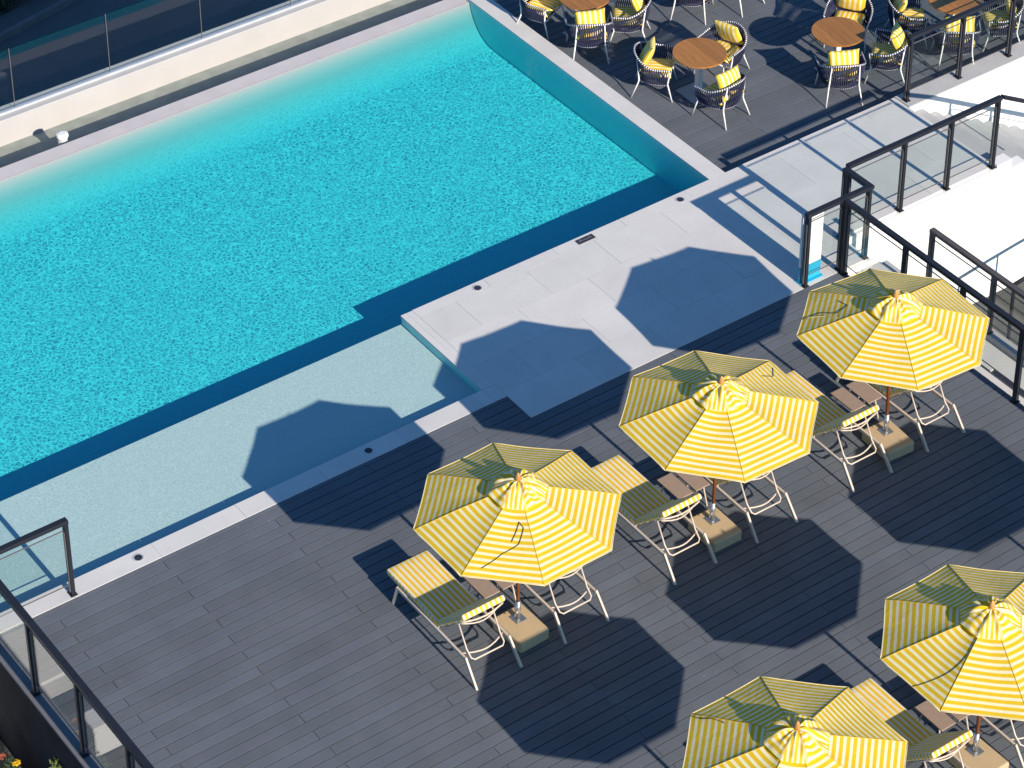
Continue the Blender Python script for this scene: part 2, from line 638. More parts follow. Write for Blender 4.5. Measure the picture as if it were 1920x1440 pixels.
# pool shell
pool_floor = struct('pool_floor', MB().box(-9, 7.66, 5.70, 12.0, -0.95, ZF), 'pool_lining')
struct('pool_shelf', MB().box(-9, 2.19, 3.70, 5.72, -0.96, ZSH), 'shelf_lining')
struct('pool_side_wall', MB().box(7.65, 7.94, 5.73, 12.17, -1.2, -0.012), 'pool_wall_lining')
struct('pool_near_wall', MB().box(2.18, 7.64, 5.52, 5.716, -1.2, -0.012), 'pool_wall_lining')
struct('pool_shelf_wall', MB().box(2.175, 2.36, 3.50, 5.519, -1.2, -0.012), 'pool_wall_lining')
struct('pool_coping_wall', MB().box(-9, 2.174, 3.475, 3.755, -1.2, -0.012), 'pool_wall_lining')
struct('pool_outer_wall', MB().box(-9.05, -5.354, 3.44, 3.473, -8.99, -0.03), 'grey_kerb')
fe = MB()
fe.hexa([(-9, 11.88, -1.3), (7.648, 11.88, -1.3), (7.648, 12.17, -1.3), (-9, 12.17, -1.3),
         (-9, 11.88, ZW - 0.006), (7.648, 11.88, ZW - 0.006), (7.648, 12.17, ZW + 0.004), (-9, 12.17, ZW + 0.004)])
struct('infinity_edge', fe, 'wet_edge')
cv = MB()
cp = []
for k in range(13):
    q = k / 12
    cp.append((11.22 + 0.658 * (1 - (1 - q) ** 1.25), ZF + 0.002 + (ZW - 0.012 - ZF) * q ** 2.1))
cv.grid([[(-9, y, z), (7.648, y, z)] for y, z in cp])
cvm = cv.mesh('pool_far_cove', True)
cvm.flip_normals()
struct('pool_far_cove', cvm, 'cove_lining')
wm = MB()                                    # one closed body of water, step over the shelf
prof = [(3.74, ZSH - 0.02), (5.71, ZSH - 0.02), (5.712, ZF - 0.02), (11.90, ZF - 0.02), (11.90, ZW), (3.74, ZW)]
n = len(prof)
for x in (-9.2, 7.67):
    wm.v += [(x, y, z) for y, z in prof]
for i in range(n):
    j = (i + 1) % n
    wm.f.append((i, j, n + j, n + i))
wm.f.append(tuple(reversed(range(n))))
wm.f.append(tuple(range(n, 2 * n)))
bmw = bmesh.new()
mw = wm.mesh('water')
bmw.from_mesh(mw)
bmesh.ops.recalc_face_normals(bmw, faces=bmw.faces)
bmw.to_mesh(mw)
bmw.free()
struct('water', mw, 'water')

# catch trough, far parapet
struct('trough_floor', MB().box(-9, 15, 12.171, 13.25, -1.3, -0.45), 'trough_floor')
struct('trough_end_wall', MB().box(7.652, 22, 13.102, 13.19, -8.99, -0.05), 'cream_wall')
par = thing('parapet_wall', 'long low cream parapet wall behind the pool\'s overflow trough', 'wall', (0, 13.2, -8.99))
obj('wall', MB().box(-9, 22, 0.0, 0.34, 0, 8.98), 'cream_wall', par)
obj('cap', MB().box(-9, 22, -0.004, 0.345, 8.982, 9.0), 'grey_kerb', par)

# glass balustrade on the parapet
gb = thing('glass_balustrade', 'frameless clear glass balustrade along the parapet above the shaded road', 'balustrade', (0, 13.345, 0.01))
obj('base_channel', MB().box(-9, 20, -0.035, 0.035, 0.001, 0.045), 'shoe_metal', gb)
xs = [0.21 + 1.65 * k for k in range(-6, 12)]
pane = MB().box(0.012, 1.638, -0.007, 0.007, 0.046, 1.10).mesh('glass_pane')
edge = MB().box(0.012, 1.638, -0.0075, 0.0075, 1.101, 1.112).mesh('glass_edge')
for x in xs:
    g = obj('glass_pane', pane, 'glass', gb)
    g.location = (x, 0, 0)
    obj('top_edge', edge, 'glass_edge', g)
    obj('side_edge', MB().box(0.001, 0.011, -0.0075, 0.0075, 0.046, 1.11), 'rail_channel', g)

# ventilation pipe in the trough
vp = thing('vent_pipe', 'short white capped pipe standing in the overflow trough', 'pipe', (0.49, 12.36, -0.45))
obj('pipe', MB().cyl(0, 0, 0, 0.40, 0.075, n=20), 'grey_kerb', vp, True)
obj('cap', MB().lathe([(0.09, 0.40), (0.095, 0.415), (0.09, 0.45), (0.05, 0.462)], 20), 'white_wall', vp)

# ------------------------------------------------------------------ deck boards
PITCH, GAP = 0.1575, 0.0115
BL = 3.04


def board_mesh(L, w, th=0.026):
    c = 0.003
    mb = MB()
    mb.hexa([(0, 0, -th), (L, 0, -th), (L, w, -th), (0, w, -th), (0, c * 0.4, 0), (L, c * 0.4, 0), (L, w - c * 0.4, 0), (0, w - c * 0.4, 0)])
    return mb.mesh('board')


BCACHE = {}


def lay_boards(parent, x0, x1, ytop, rows, z, xoff, visible, limit):
    cnt = 0
    rest = MB()
    for r in range(rows):
        y1 = ytop - r * PITCH
        w = PITCH - GAP
        off = xoff + (0 if r % 2 == 0 else BL / 2) + random.uniform(-0.02, 0.02)
        k = math.floor((x0 - off) / BL)
        a = off + k * BL
        while a < x1 - 0.01:
            xa, xb = max(a, x0), min(a + BL, x1)
            a += BL
            L = round(xb - xa - 0.006, 3)
            if L < 0.03:
                continue
            if cnt < limit and visible(xa, xb, y1):
                key = (L, w)
                if key not in BCACHE:
                    BCACHE[key] = board_mesh(L, w)
                o = obj('board', BCACHE[key], 'deck_board', parent)
                o.location = (xa, y1 - w, z + random.uniform(-0.0012, 0.0006))
                cnt += 1
            else:
                rest.box(xa, xa + L, y1 - w, y1, z - 0.026, z)
    if rest.f:
        tag(obj('boards', rest, 'deck_board', parent), kind='stuff')
    return cnt


# project test: which boards the frame can see
def px(p):
    c = cam.matrix_world.inverted() @ Vector(p)
    f = cam_d.lens / 36 * 1024
    return 512 + f * c.x / -c.z, f * -c.y / -c.z      # principal point sits at the frame's top edge


def seen(xa, xb, y, z=0):
    pts = [px((x, y, z)) for x in (xa, (xa + xb) / 2, xb)]
    return any(-60 < p[0] < 1084 and -60 < p[1] < 828 for p in pts)


deck = bpy.data.objects.new('pool_deck', None)
COL.objects.link(deck)
tag(deck, 'grey composite board deck beside the pool', kind='structure')
es = obj('edge_board', MB().box(-5.21, 2.345, 3.411, 3.468, -0.026, 0.001), 'deck_board', deck)
nb_ = lay_boards(deck, -5.208, 2.355, 3.4025, 3, 0, -2.93, seen, 300)
lay_boards(deck, -5.208, 7.79, 3.4025 - 3 * PITCH, 75, 0, -4.45, seen, 299 - nb_)
ddeck = bpy.data.objects.new('dining_deck', None)
COL.objects.link(ddeck)
tag(ddeck, 'grey composite board deck with dining tables', kind='structure')
lay_boards(ddeck, 7.953, 17.0, 13.08, 47, ZD, 9.2, lambda a, b, y: seen(a, b, y, ZD), 300)

# ------------------------------------------------------------------ stone: coping, platform, walkway
plat = bpy.data.objects.new('stone_paving', None)
COL.objects.link(plat)
tag(plat, 'pale stone platform and coping round the pool', kind='structure')


def tiles(x0, x1, y0, y1, tx, ty, z=ZS, th=0.03, gap=0.003, off=0.5):
    y = y0
    r = 0
    while y < y1 - 0.02:
        yb = min(y + ty, y1)
        x = x0 - (tx * off if r % 2 else 0)
        while x < x1 - 0.02:
            a, b = max(x, x0), min(x + tx, x1)
            if b - a > 0.03:
                o = obj('tile', MB().box(0, b - a - gap, 0, yb - y - gap, -th, 0), 'stone', plat)
                o.location = (a, y, z + random.uniform(-0.0008, 0.0008))
            x += tx
        y = yb
        r += 1


struct('platform_slab', MB().box(2.362, 7.72, 2.935, 5.519, -1.3, ZS - 0.031), 'grout')
struct('walkway_slab', MB().box(7.945, 11.29, 3.47, 5.738, -8.99, ZS - 0.031), 'white_wall')
struct('landing_slab', MB().box(7.805, 8.30, 2.90, 3.468, -8.99, ZS - 0.031), 'white_wall')
tiles(2.165, 2.36, 3.77, 5.72, 0.2, 0.975)
tiles(2.36, 7.645, 2.93, 5.53, 1.2, 0.65)
tiles(2.36, 8.24, 5.53, 5.728, 1.2, 0.2)
tiles(7.645, 8.245, 2.93, 3.53, 0.6, 0.6)
tiles(7.645, 11.3, 3.53, 5.33, 1.2, 0.60)
tiles(7.645, 11.3, 5.33, 5.53, 1.2, 0.20)
tiles(8.24, 11.3, 5.53, 5.742, 1.2, 0.22)
tiles(-9, 2.16, 3.472, 3.768, 1.22, 0.30)
tiles(2.16, 2.36, 3.472, 3.768, 0.2, 0.3)
tiles(7.642, 7.945, 5.732, 12.19, 0.305, 0.92, off=0.0)

# round recessed lamps and the water-return plate
for (x, y, lab) in ((6.98, 5.58, 'round recessed floor lamp near the pool corner below the dining deck'),
                    (3.38, 5.60, 'round recessed floor lamp near the platform\'s left corner above its parasol shadows'),
                    (0.26, 3.63, 'round recessed floor lamp in the narrow coping inside a parasol\'s shadow'),
                    (-3.15, 3.63, 'round recessed floor lamp in the sunlit narrow coping near the short glass railing')):
    t = thing('floor_lamp', lab, 'lamp', (x, y, ZS + 0.001), 0, 'recessed lamps in the pool edge')
    obj('lens', MB().cyl(0, 0, 0, 0.006, 0.052, n=20), 'lamp_lens', t)
    rg = MB()
    for k in range(20):
        a0, a1 = 2 * math.pi * k / 20, 2 * math.pi * (k + 1) / 20
        q = [(r * math.cos(a), r * math.sin(a)) for r, a in ((0.053, a0), (0.075, a0), (0.075, a1), (0.053, a1))]
        rg.hexa([(u, w, 0) for u, w in q] + [(u, w, 0.004) for u, w in q])
    obj('ring', rg, 'lamp_ring', t)
t = thing('skimmer_plate', 'small dark rectangular cover plate set in the stone pool edge', 'cover plate', (5.28, 5.62, ZS + 0.001))
obj('plate', MB().box(-0.15, 0.15, -0.05, 0.05, 0, 0.006), 'lamp_lens', t)
obj('slot', MB().box(-0.12, 0.12, -0.012, 0.012, 0.0062, 0.008), 'rail_channel', t)
for s in (-0.08, 0.08):
    obj('screw', MB().cyl(s, 0.03, 0.0062, 0.009, 0.012, n=10), 'steel', t)

# ------------------------------------------------------------------ white stair and void on the right
st = bpy.data.objects.new('white_stairs', None)
COL.objects.link(st)
tag(st, 'white stairs going down from the stone walkway', kind='structure')
for k in range(9):
    x = 11.291 + 0.30 * k
    z = ZS - 0.165 * (k + 1)
    o = obj('step', MB().box(x, x + 0.298, 3.66, 5.40, -8.98, z), 'white_wall', st)
    obj('tread', MB().box(x + 0.004, x + 0.31, 3.665, 5.395, z + 0.002, z + 0.022), 'grey_kerb', o)
    obj('side_wall', MB().box(x, x + 0.2999, 3.47, 3.655, -8.98, z + 0.19), 'white_wall', o)
struct('dining_retaining_wall', MB().box(11.30, 22, 5.42, 5.735, -8.99, ZS - 0.02), 'white_wall')
struct('dining_kerb', MB().box(11.302, 22, 5.40, 5.737, ZS - 0.018, ZS + 0.012), 'grey_kerb')
struct('lower_floor', MB().box(8.62, 40, -30, 3.46, -8.98, -2.45), 'dark_paving')
# ledge outside the right railing
le = bpy.data.objects.new('stone_ledge', None)
COL.objects.link(le)
tag(le, 'pale stone ledge with a slot drain outside the deck railing', kind='structure')
obj('slab', MB().box(7.81, 8.60, -9, 2.895, -8.97, -0.16), 'grout', le)
obj('inner_paver', MB().box(7.812, 8.02, -9, 2.89, -0.159, -0.12), 'stone', le)
obj('slot', MB().box(8.022, 8.118, -9, 2.89, -0.159, -0.145), 'lamp_lens', le)
obj('drain_cover', MB().box(8.04, 8.10, 0.2, 2.89, -0.143, -0.121), 'stone', le)
obj('outer_paver', MB().box(8.12, 8.46, -9, 2.89, -0.159, -0.12), 'stone', le)
obj('kerb', MB().box(8.462, 8.61, -9, 2.2, -0.159, -0.02), 'cream_wall', le)


# ------------------------------------------------------------------ glass railings
def railing(name, label, p0, p1, posts, z0, z1, ext=(0, 0), group=None, drop=0.0, metal='rail_metal'):
    p0, p1 = Vector(p0), Vector(p1)
    d = (p1 - p0)
    Lh = d.length
    t = thing(name, label, 'railing', (p0.x, p0.y, z0), math.atan2(d.y, d.x), group)
    H = z1 - z0

    def zz(s):
        return H - drop * s / Lh
    w = 0.085
    tr = MB()
    a, b = -ext[0], Lh + ext[1]
    tr.hexa([(a, -w / 2, zz(a) - 0.055), (b, -w / 2, zz(b) - 0.055), (b, w / 2, zz(b) - 0.055), (a, w / 2, zz(a) - 0.055),
             (a, -w / 2, zz(a)), (b, -w / 2, zz(b)), (b, w / 2, zz(b)), (a, w / 2, zz(a))])
    obj('top_rail', tr, metal, t, bevel=0.004)
    for s in posts:
        p = obj('post', MB().box(s - 0.024, s + 0.024, -0.04, 0.04, 0.012, zz(s) - 0.0555), metal, t)
        obj('foot_plate', MB().box(s - 0.045, s + 0.045, -0.055, 0.055, 0.0, 0.011), 'rail_metal', p)
        obj('glazing_channel', MB().box(s - 0.034, s + 0.034, -0.014, 0.014, 0.05, zz(s) - 0.19), 'rail_channel', p)
    for s0, s1 in zip(posts[:-1], posts[1:]):
        if s1 - s0 < 0.12:
            continue
        q0, q1 = s0 + 0.035, s1 - 0.035
        zt0, zt1 = zz(q0) - 0.17, zz(q1) - 0.17
        zb0, zb1 = zz(q0) - H + 0.17, zz(q1) - H + 0.17
        gm = MB().hexa([(q0, -0.005, zb0), (q1, -0.005, zb1), (q1, 0.005, zb1), (q0, 0.005, zb0),
                        (q0, -0.005, zt0), (q1, -0.005, zt1), (q1, 0.005, zt1), (q0, 0.005, zt0)])
        g = obj('glass_pane', gm, 'glass', t)
        obj('top_trim', MB().bar((q0, 0, zt0 + 0.006), (q1, 0, zt1 + 0.006), 0.013, 0.010), 'rail_channel', g)
        obj('bottom_trim', MB().bar((q0, 0, zb0 - 0.005), (q1, 0, zb1 - 0.005), 0.012, 0.008), 'rail_channel', g)
    return t


ZR = 1.21
railing('glass_railing', 'black framed glass railing along the deck\'s lower left edge above dark wall', (-5.25, 3.50), (-5.25, -7.0),
        [0.03] + [1.17 + 1.175 * k for k in range(0, 8)], 0.005, ZR)
railing('glass_railing', 'short black framed glass railing standing on narrow coping at left picture edge', (-5.20, 3.545), (-4.10, 3.545),
        [0.03, 1.085], ZS + 0.002, ZR + 0.002, (0, 0.015))
railing('glass_railing', 'short black framed glass railing with a white and blue board behind it', (7.09, 2.97), (8.24, 2.97),
        [0.02, 0.66, 1.13], ZS + 0.002, ZR + 0.05, (0.02, 0.04))
railing('glass_railing', 'very short black railing return joining two railings at the landing', (8.24, 3.02), (8.24, 3.46),
        [0.40], ZS + 0.002, ZR + 0.047, (0.03, 0.045))
railing('glass_railing', 'black framed glass railing along the stone walkway above the white wall', (8.30, 3.52), (11.25, 3.52),
        [-0.03, 1.09, 2.0, 2.92], ZS + 0.002, ZR + 0.05, (0.0, 0.02))
railing('glass_railing', 'black framed glass railing beside rightmost parasol at the deck\'s edge', (7.745, 2.91), (7.745, -7.0),
        [0.045] + [1.22 + 1.125 * k for k in range(0, 8)], 0.002, ZR + 0.045, (0, 0))
railing('glass_railing', 'brownish black glass railing on the stone ledge over the stairwell', (8.50, 1.98), (8.50, -7.0),
        [0.03] + [1.25 + 1.15 * k for k in range(0, 7)], -0.02, 1.0, metal='rail_sunlit')
railing('glass_railing', 'black framed glass railing between dining tables and the white stairs', (11.36, 5.56), (18.0, 5.56),
        [0.02, 1.10, 2.16, 3.2, 4.25, 5.3], ZS + 0.014, 1.20, (0.03, 0))
railing('stair_railing', 'sloping dark handrail going down beside the white stairs', (11.30, 3.52), (14.0, 3.52),
        [0.92, 1.84, 2.66], ZS - 0.1, ZR + 0.048, (0.0, 0), drop=1.5)

hr = thing('handrail', 'lower dark handrail at right picture edge shading the white wall', 'handrail', (10.72, 2.38, -2.449))
obj('top_rail', MB().tube([(0, 0, 1.20), (0.6, 0, 1.27), (1.2, 0, 1.33), (2.6, 0, 1.44)], 0.032, 8), 'rail_metal', hr, True)
for x_, h_ in ((0.02, 1.17), (0.80, 1.26), (1.60, 1.33), (2.40, 1.39)):
    obj('post', MB().box(x_ - 0.02, x_ + 0.02, -0.02, 0.02, 0.0, h_), 'rail_metal', hr)

# white and blue notice board behind the short railing
nb = thing('notice_board', 'upright white board with a blue foot behind the short glass railing', 'board', (7.27, 3.06, ZS + 0.003))
obj('panel', MB().box(-0.19, 0.19, -0.02, 0.02, 0.27, 1.17), 'board_white', nb, bevel=0.004)
obj('blue_panel', MB().box(-0.19, 0.19, -0.02, 0.02, 0.012, 0.268), 'board_blue', nb)
obj('base', MB().box(-0.205, 0.205, -0.07, 0.07, 0.0, 0.011), 'board_blue', nb)

# ------------------------------------------------------------------ parasols
RU, ZRIM, ZTOP, RIN = 1.255, 1.88, 2.30, 0.05
SEG_A0 = math.radians(21.0)


CV = {'seed': 0.0, 'sag': 1.0, 'lean': (0.0, 0.0)}


def canopy_pt(k, t, s, lift=0.0):
    """panel k, t across 0..1, s from inner ring 0 to rim 1"""
    a0 = (SEG_A0 + (k % 8) * math.pi / 4) % (2 * math.pi)
    a1 = a0 + math.pi / 4
    r = RIN + (RU - RIN) * s
    p = Vector((math.cos(a0), math.sin(a0), 0)).lerp(Vector((math.cos(a1), math.sin(a1), 0)), t)
    sg = math.sin(math.pi * t)
    p = p * r * (1 - 0.009 * sg * s * s)
    q = r / RU
    z = ZTOP - (ZTOP - ZRIM) * (q ** 1.06)
    z -= 0.020 * CV['sag'] * (0.7 + 0.6 * abs(mnoise.noise(Vector((k * 3.7, CV['seed'], 0.5))))) * sg * math.sin(math.pi * min(1, s * 0.93)) ** 0.8
    z += 0.007 * mnoise.noise(Vector((p.x * 3, p.y * 3, 1.3 + CV['seed'])))
    z += 0.016 * s * mnoise.noise(Vector((a0 * 5.1, CV['seed'] * 2.3, 7.7))) * (1 - t) + 0.016 * s * mnoise.noise(Vector(((a1 % (2 * math.pi)) * 5.1, CV['seed'] * 2.3, 7.7))) * t
    z += CV['lean'][0] * p.x + CV['lean'][1] * p.y
    p.x -= CV['lean'][0] * z
    p.y -= CV['lean'][1] * z
    return Vector((p.x, p.y, z + lift))


def build_parasol(seed, sag, lean):
    CV.update(seed=seed, sag=sag, lean=lean)

    def ln(x, y, z):
        return (x - lean[0] * z, y - lean[1] * z, z + lean[0] * x + lean[1] * y)
    root = thing('parasol', 'x', 'parasol')
    pitch = 0.0765
    for k in range(8):
        I, J = 13, 9
        P, UV = [], []
        for i in range(I):
            s = i / (I - 1)
            P.append([canopy_pt(k, j / (J - 1), s) for j in range(J)])
            r = RIN + (RU - RIN) * s
            dist = (RU - r) * math.cos(math.pi / 8) * 1.05
            UV.append([((dist) / pitch + 0.04 * math.sin(math.pi * j / (J - 1)), j / (J - 1)) for j in range(J)])
        pn = obj('canopy_panel', MB().grid(P, UV), 'canopy_fabric', root, True)
        hm = MB().tube([canopy_pt(k, j / 8, 1.0) for j in range(9)], 0.006, 5)
        obj('hem', hm, 'hem_fabric', pn, True)
        seam = MB().tube([canopy_pt(k, 0.0, i / 8, 0.003) for i in range(9)], 0.004, 4)
        obj('seam', seam, 'hem_yellow', pn, True)
        a = SEG_A0 + k * math.pi / 4
        rb = obj('rib', MB().tube([ln(0.03 * math.cos(a), 0.03 * math.sin(a), ZTOP - 0.06), tuple(canopy_pt(k, 0, 0.5, -0.016)), tuple(canopy_pt(k, 0, 0.985, -0.012))], 0.009, 6), 'pole_wood', root)
        mid = canopy_pt(k, 0, 0.42, -0.022)
        obj('strut', MB().tube([ln(0.035 * math.cos(a), 0.035 * math.sin(a), 1.72), tuple(mid)], 0.007, 6), 'pole_wood', rb)
    # crumpled vent cap
    P, UV = [], []
    I, J = 14, 97
    rs = random.Random(5)
    for i in range(I):
        s = i / (I - 1)
        row, ur = [], []
        for j in range(J):
            th = 2 * math.pi * (j % (J - 1)) / (J - 1) + SEG_A0
            oct_ = math.cos(math.pi / 8) / math.cos(((th - SEG_A0) % (math.pi / 4)) - math.pi / 8)
            r = 0.028 + (0.36 * oct_ - 0.028) * s
            pl = 1.3 * (1 - 2 * abs(math.sin(4 * th + 0.7 + seed))) * (0.6 + 0.5 * math.sin(th + 1)) + 0.8 * (1 - 2 * abs(math.sin(5.0 * th + 2 + 2 * seed)))
            nz = mnoise.noise(Vector((math.cos(th) * 3.1 + seed, math.sin(th) * 3.1, s * 2.2 + 4)))
            z = 2.375 - 0.155 * s ** 2.0 + (0.020 * pl + 0.036 * nz) * (4 * s * (1 - s)) ** 0.8 + 0.010 * nz * s
            rr = r * (1 + 0.05 * nz * s)
            row.append(ln(rr * math.cos(th), rr * math.sin(th), z))
            sect = math.floor((th - SEG_A0) / (math.pi / 4))
            am = SEG_A0 + (sect + 0.5) * math.pi / 4
            if sect % 8 in (3, 5, 7):
                ur.append(((rr * math.cos(th - am)) / 0.062, s))
            else:
                ur.append(((rr * math.sin(th - am)) / 0.055 + 0.2, s))
        P.append(row)
        UV.append(ur)
    obj('vent_cap', MB().grid(P, UV), 'canopy_fabric', root, True)
    obj('finial', MB().lathe([(0.012, 2.345), (0.030, 2.37), (0.035, 2.405), (0.027, 2.45), (0.010, 2.478), (0.003, 2.484)], 14, (-lean[0] * 2.4, -lean[1] * 2.4, 0)), 'finial_wood', root, True)
    obj('hub', MB().cyl(-lean[0] * 2.25, -lean[1] * 2.25, 2.20, 2.30, 0.045, n=12), 'pole_wood', root)
    obj('runner', MB().cyl(-lean[0] * 1.72, -lean[1] * 1.72, 1.68, 1.76, 0.045, n=12), 'pole_wood', root)
    pole = obj('pole', MB().tube([ln(0, 0, 0.19), ln(0, 0, 2.36)], 0.0235, 14), 'pole_wood', root, True)
    sl = obj('sleeve', MB().cyl(0, 0, 0.181, 0.46, 0.032, n=16), 'steel', root, True)
    for z, a in ((0.30, 3.6), (0.40, 3.6)):
        v = Vector((math.cos(a), math.sin(a), 0))
        obj('clamp_screw', MB().tube([v * 0.03 + Vector((0, 0, z)), v * 0.085 + Vector((0, 0, z))], 0.008, 6)
            .tube([v * 0.085 + Vector((0, 0, z - 0.025)), v * 0.085 + Vector((0, 0, z + 0.025))], 0.008, 6), 'steel', sl)
    obj('sleeve_flange', MB().box(-0.075, 0.075, -0.075, 0.075, 0.176, 0.186), 'steel', sl)
    obj('base_block', MB().box(-0.24, 0.20, -0.36, 0.20, 0.001, 0.175), 'terrazzo', root, bevel=0.028, segs=3)
    return root


PG = 'yellow and cream striped parasols on the deck'
SPOTS = [(-0.06, -0.12, 'striped yellow parasol with a long dark cord trailing over its front panel', 2.0),
         (2.92, -0.14, 'striped yellow parasol in the middle of the pool-side row', -1.0),
         (5.81, -0.15, 'striped yellow parasol next to the black railing, with a cord tied over one panel', -4.0),
         (0.04, -4.95, 'striped yellow parasol cut off by the bottom picture edge', 0.8),
         (2.91, -4.88, 'striped yellow parasol at the right picture edge, partly cut off', 1.5),
         (5.87, -4.90, 'striped yellow parasol out of frame whose shadow falls at far right', 0.0)]
PROOT = []
VAR = [(0.0, 1.0, (0.002, 0.003)), (3.1, 1.3, (-0.012, 0.006)), (5.7, 0.9, (0.006, -0.008)), (8.2, 1.1, (0.004, 0.010)), (11.9, 1.2, (-0.006, -0.006)), (14.3, 1.0, (0, 0))]
for i, (x, y, lab, rot) in enumerate(SPOTS):
    o = build_parasol(*VAR[i])
    o.location = (x, y, 0)
    o.rotation_euler = (0, 0, math.radians(rot))
    tag(o, lab, None, PG)
    PROOT.append(o)


def cord_on(i, path, mat='cord', r=0.0045):
    """a loose tie cord lying on the canopy: path of (panel, t, s)"""
    CV.update(seed=VAR[i][0], sag=VAR[i][1], lean=VAR[i][2])
    pts = []
    for a, b in zip(path[:-1], path[1:]):
        for q in range(7):
            f = q / 7
            t, s = a[1] + (b[1] - a[1]) * f, a[2] + (b[2] - a[2]) * f
            wob = 0.012 * math.sin(11 * (t + s) + i)
            pts.append(canopy_pt(a[0], min(1, max(0, t + wob)), min(1.0, max(0, s)), 0.007))
    k, t, s = path[-1]
    pts.append(canopy_pt(k, t, s, 0.007))
    obj('tie_cord', MB().tube(pts, r, 5), mat, PROOT[i], True)


# panel k spans the angles 21+45k .. 66+45k degrees; panel 4 looks towards the camera
cord_on(0, [(4, 0.20, 0.90), (4, 0.42, 0.72), (4, 0.68, 0.60), (4, 0.82, 0.42), (4, 0.72, 0.36), (4, 0.55, 0.58)])
cord_on(2, [(2, 0.62, 1.0), (2, 0.55, 0.78), (2, 0.66, 0.60), (2, 0.40, 0.50), (2, 0.22, 0.62)])
cord_on(2, [(2, 0.58, 0.99), (2, 0.68, 0.72), (2, 0.86, 0.58)], 'cord_pale')
cord_on(4, [(3, 0.52, 1.0), (3, 0.66, 0.82), (3, 0.80, 0.66), (3, 0.97, 0.42), (3, 0.985, 0.2)])
cord_on(3, [(2, 0.02, 1.0), (2, 0.05, 0.90), (2, 0.03, 0.78), (2, 0.08, 0.66)])
cord_on(1, [(7, 0.85, 0.92), (7, 0.70, 0.80), (7, 0.78, 0.66)])


# ------------------------------------------------------------------ sun loungers
def rounded_slab(L, W, T, r, n=3):
    """mattress slab: u runs across W (stripes), length along +y, thickness along +z"""
    mb = MB()
    prof = []
    for cx, cz, a0 in ((W / 2 - r, T - r, 0), (-W / 2 + r, T - r, 90), (-W / 2 + r, r, 180), (W / 2 - r, r, 270)):
        for k in range(n + 1):
            a = math.radians(a0 + 90 * k / n)
            prof.append((cx + r * math.cos(a), cz + r * math.sin(a)))
    return prof


def mattress(L, W, T, nst=8.5):
    mb = MB()
    r = 0.018
    prof = rounded_slab(L, W, T, r)
    ys = [0, 0.006, 0.02] + [L * f for f in (0.1, 0.2, 0.3, 0.4, 0.5, 0.6, 0.7, 0.8, 0.9)] + [L - 0.02, L - 0.006, L]
    P, UV = [], []
    for y in ys:
        e = min(y, L - y)
        sh = 1 - 0.012 * max(0, (0.02 - e) / 0.02)
        puff = 0.006 * math.sin(math.pi * y / L)
        row, ur = [], []
        for (x, z) in prof + [prof[0]]:
            row.append((x * sh, y, T / 2 + (z - T / 2) * (sh - 0.1 * max(0, (0.02 - e) / 0.02)) + (puff * (1 - (2 * x / W) ** 2) if z > T / 2 else 0)))
            side = abs(x) > W / 2 - 0.004
            ur.append(((y / (W / nst) if side else x / (W / nst)), z))
        P.append(row)
        UV.append(ur)
    # side faces: keep stripe coordinate consistent by face
    I, J = len(P), len(P[0])
    b = 0
    for i in range(I - 1):
        for j in range(J - 1):
            q = [P[i][j], P[i + 1][j], P[i + 1][j + 1], P[i][j + 1]]
            mx = sum(v[0] for v in q) / 4
            if abs(mx) > W / 2 - 0.012:
                uv = [(v[1] / (W / nst), 0) for v in q]
            else:
                uv = [(v[0] / (W / nst), 0) for v in q]
            mb.face(q, uv)
    for row, rev in ((P[0], False), (P[-1], True)):
        q = row[:-1]
        q = list(reversed(q)) if rev else q
        mb.face(q, [(v[0] / (W / nst), 0) for v in q])
    bm = bmesh.new()
    me = mb.mesh('mattress')
    bm.from_mesh(me)
    bmesh.ops.remove_doubles(bm, verts=bm.verts, dist=1e-5)
    bmesh.ops.recalc_face_normals(bm, faces=bm.faces)
    bm.to_mesh(me)
    bm.free()
    me.polygons.foreach_set('use_smooth', [True] * len(me.polygons))
    return me


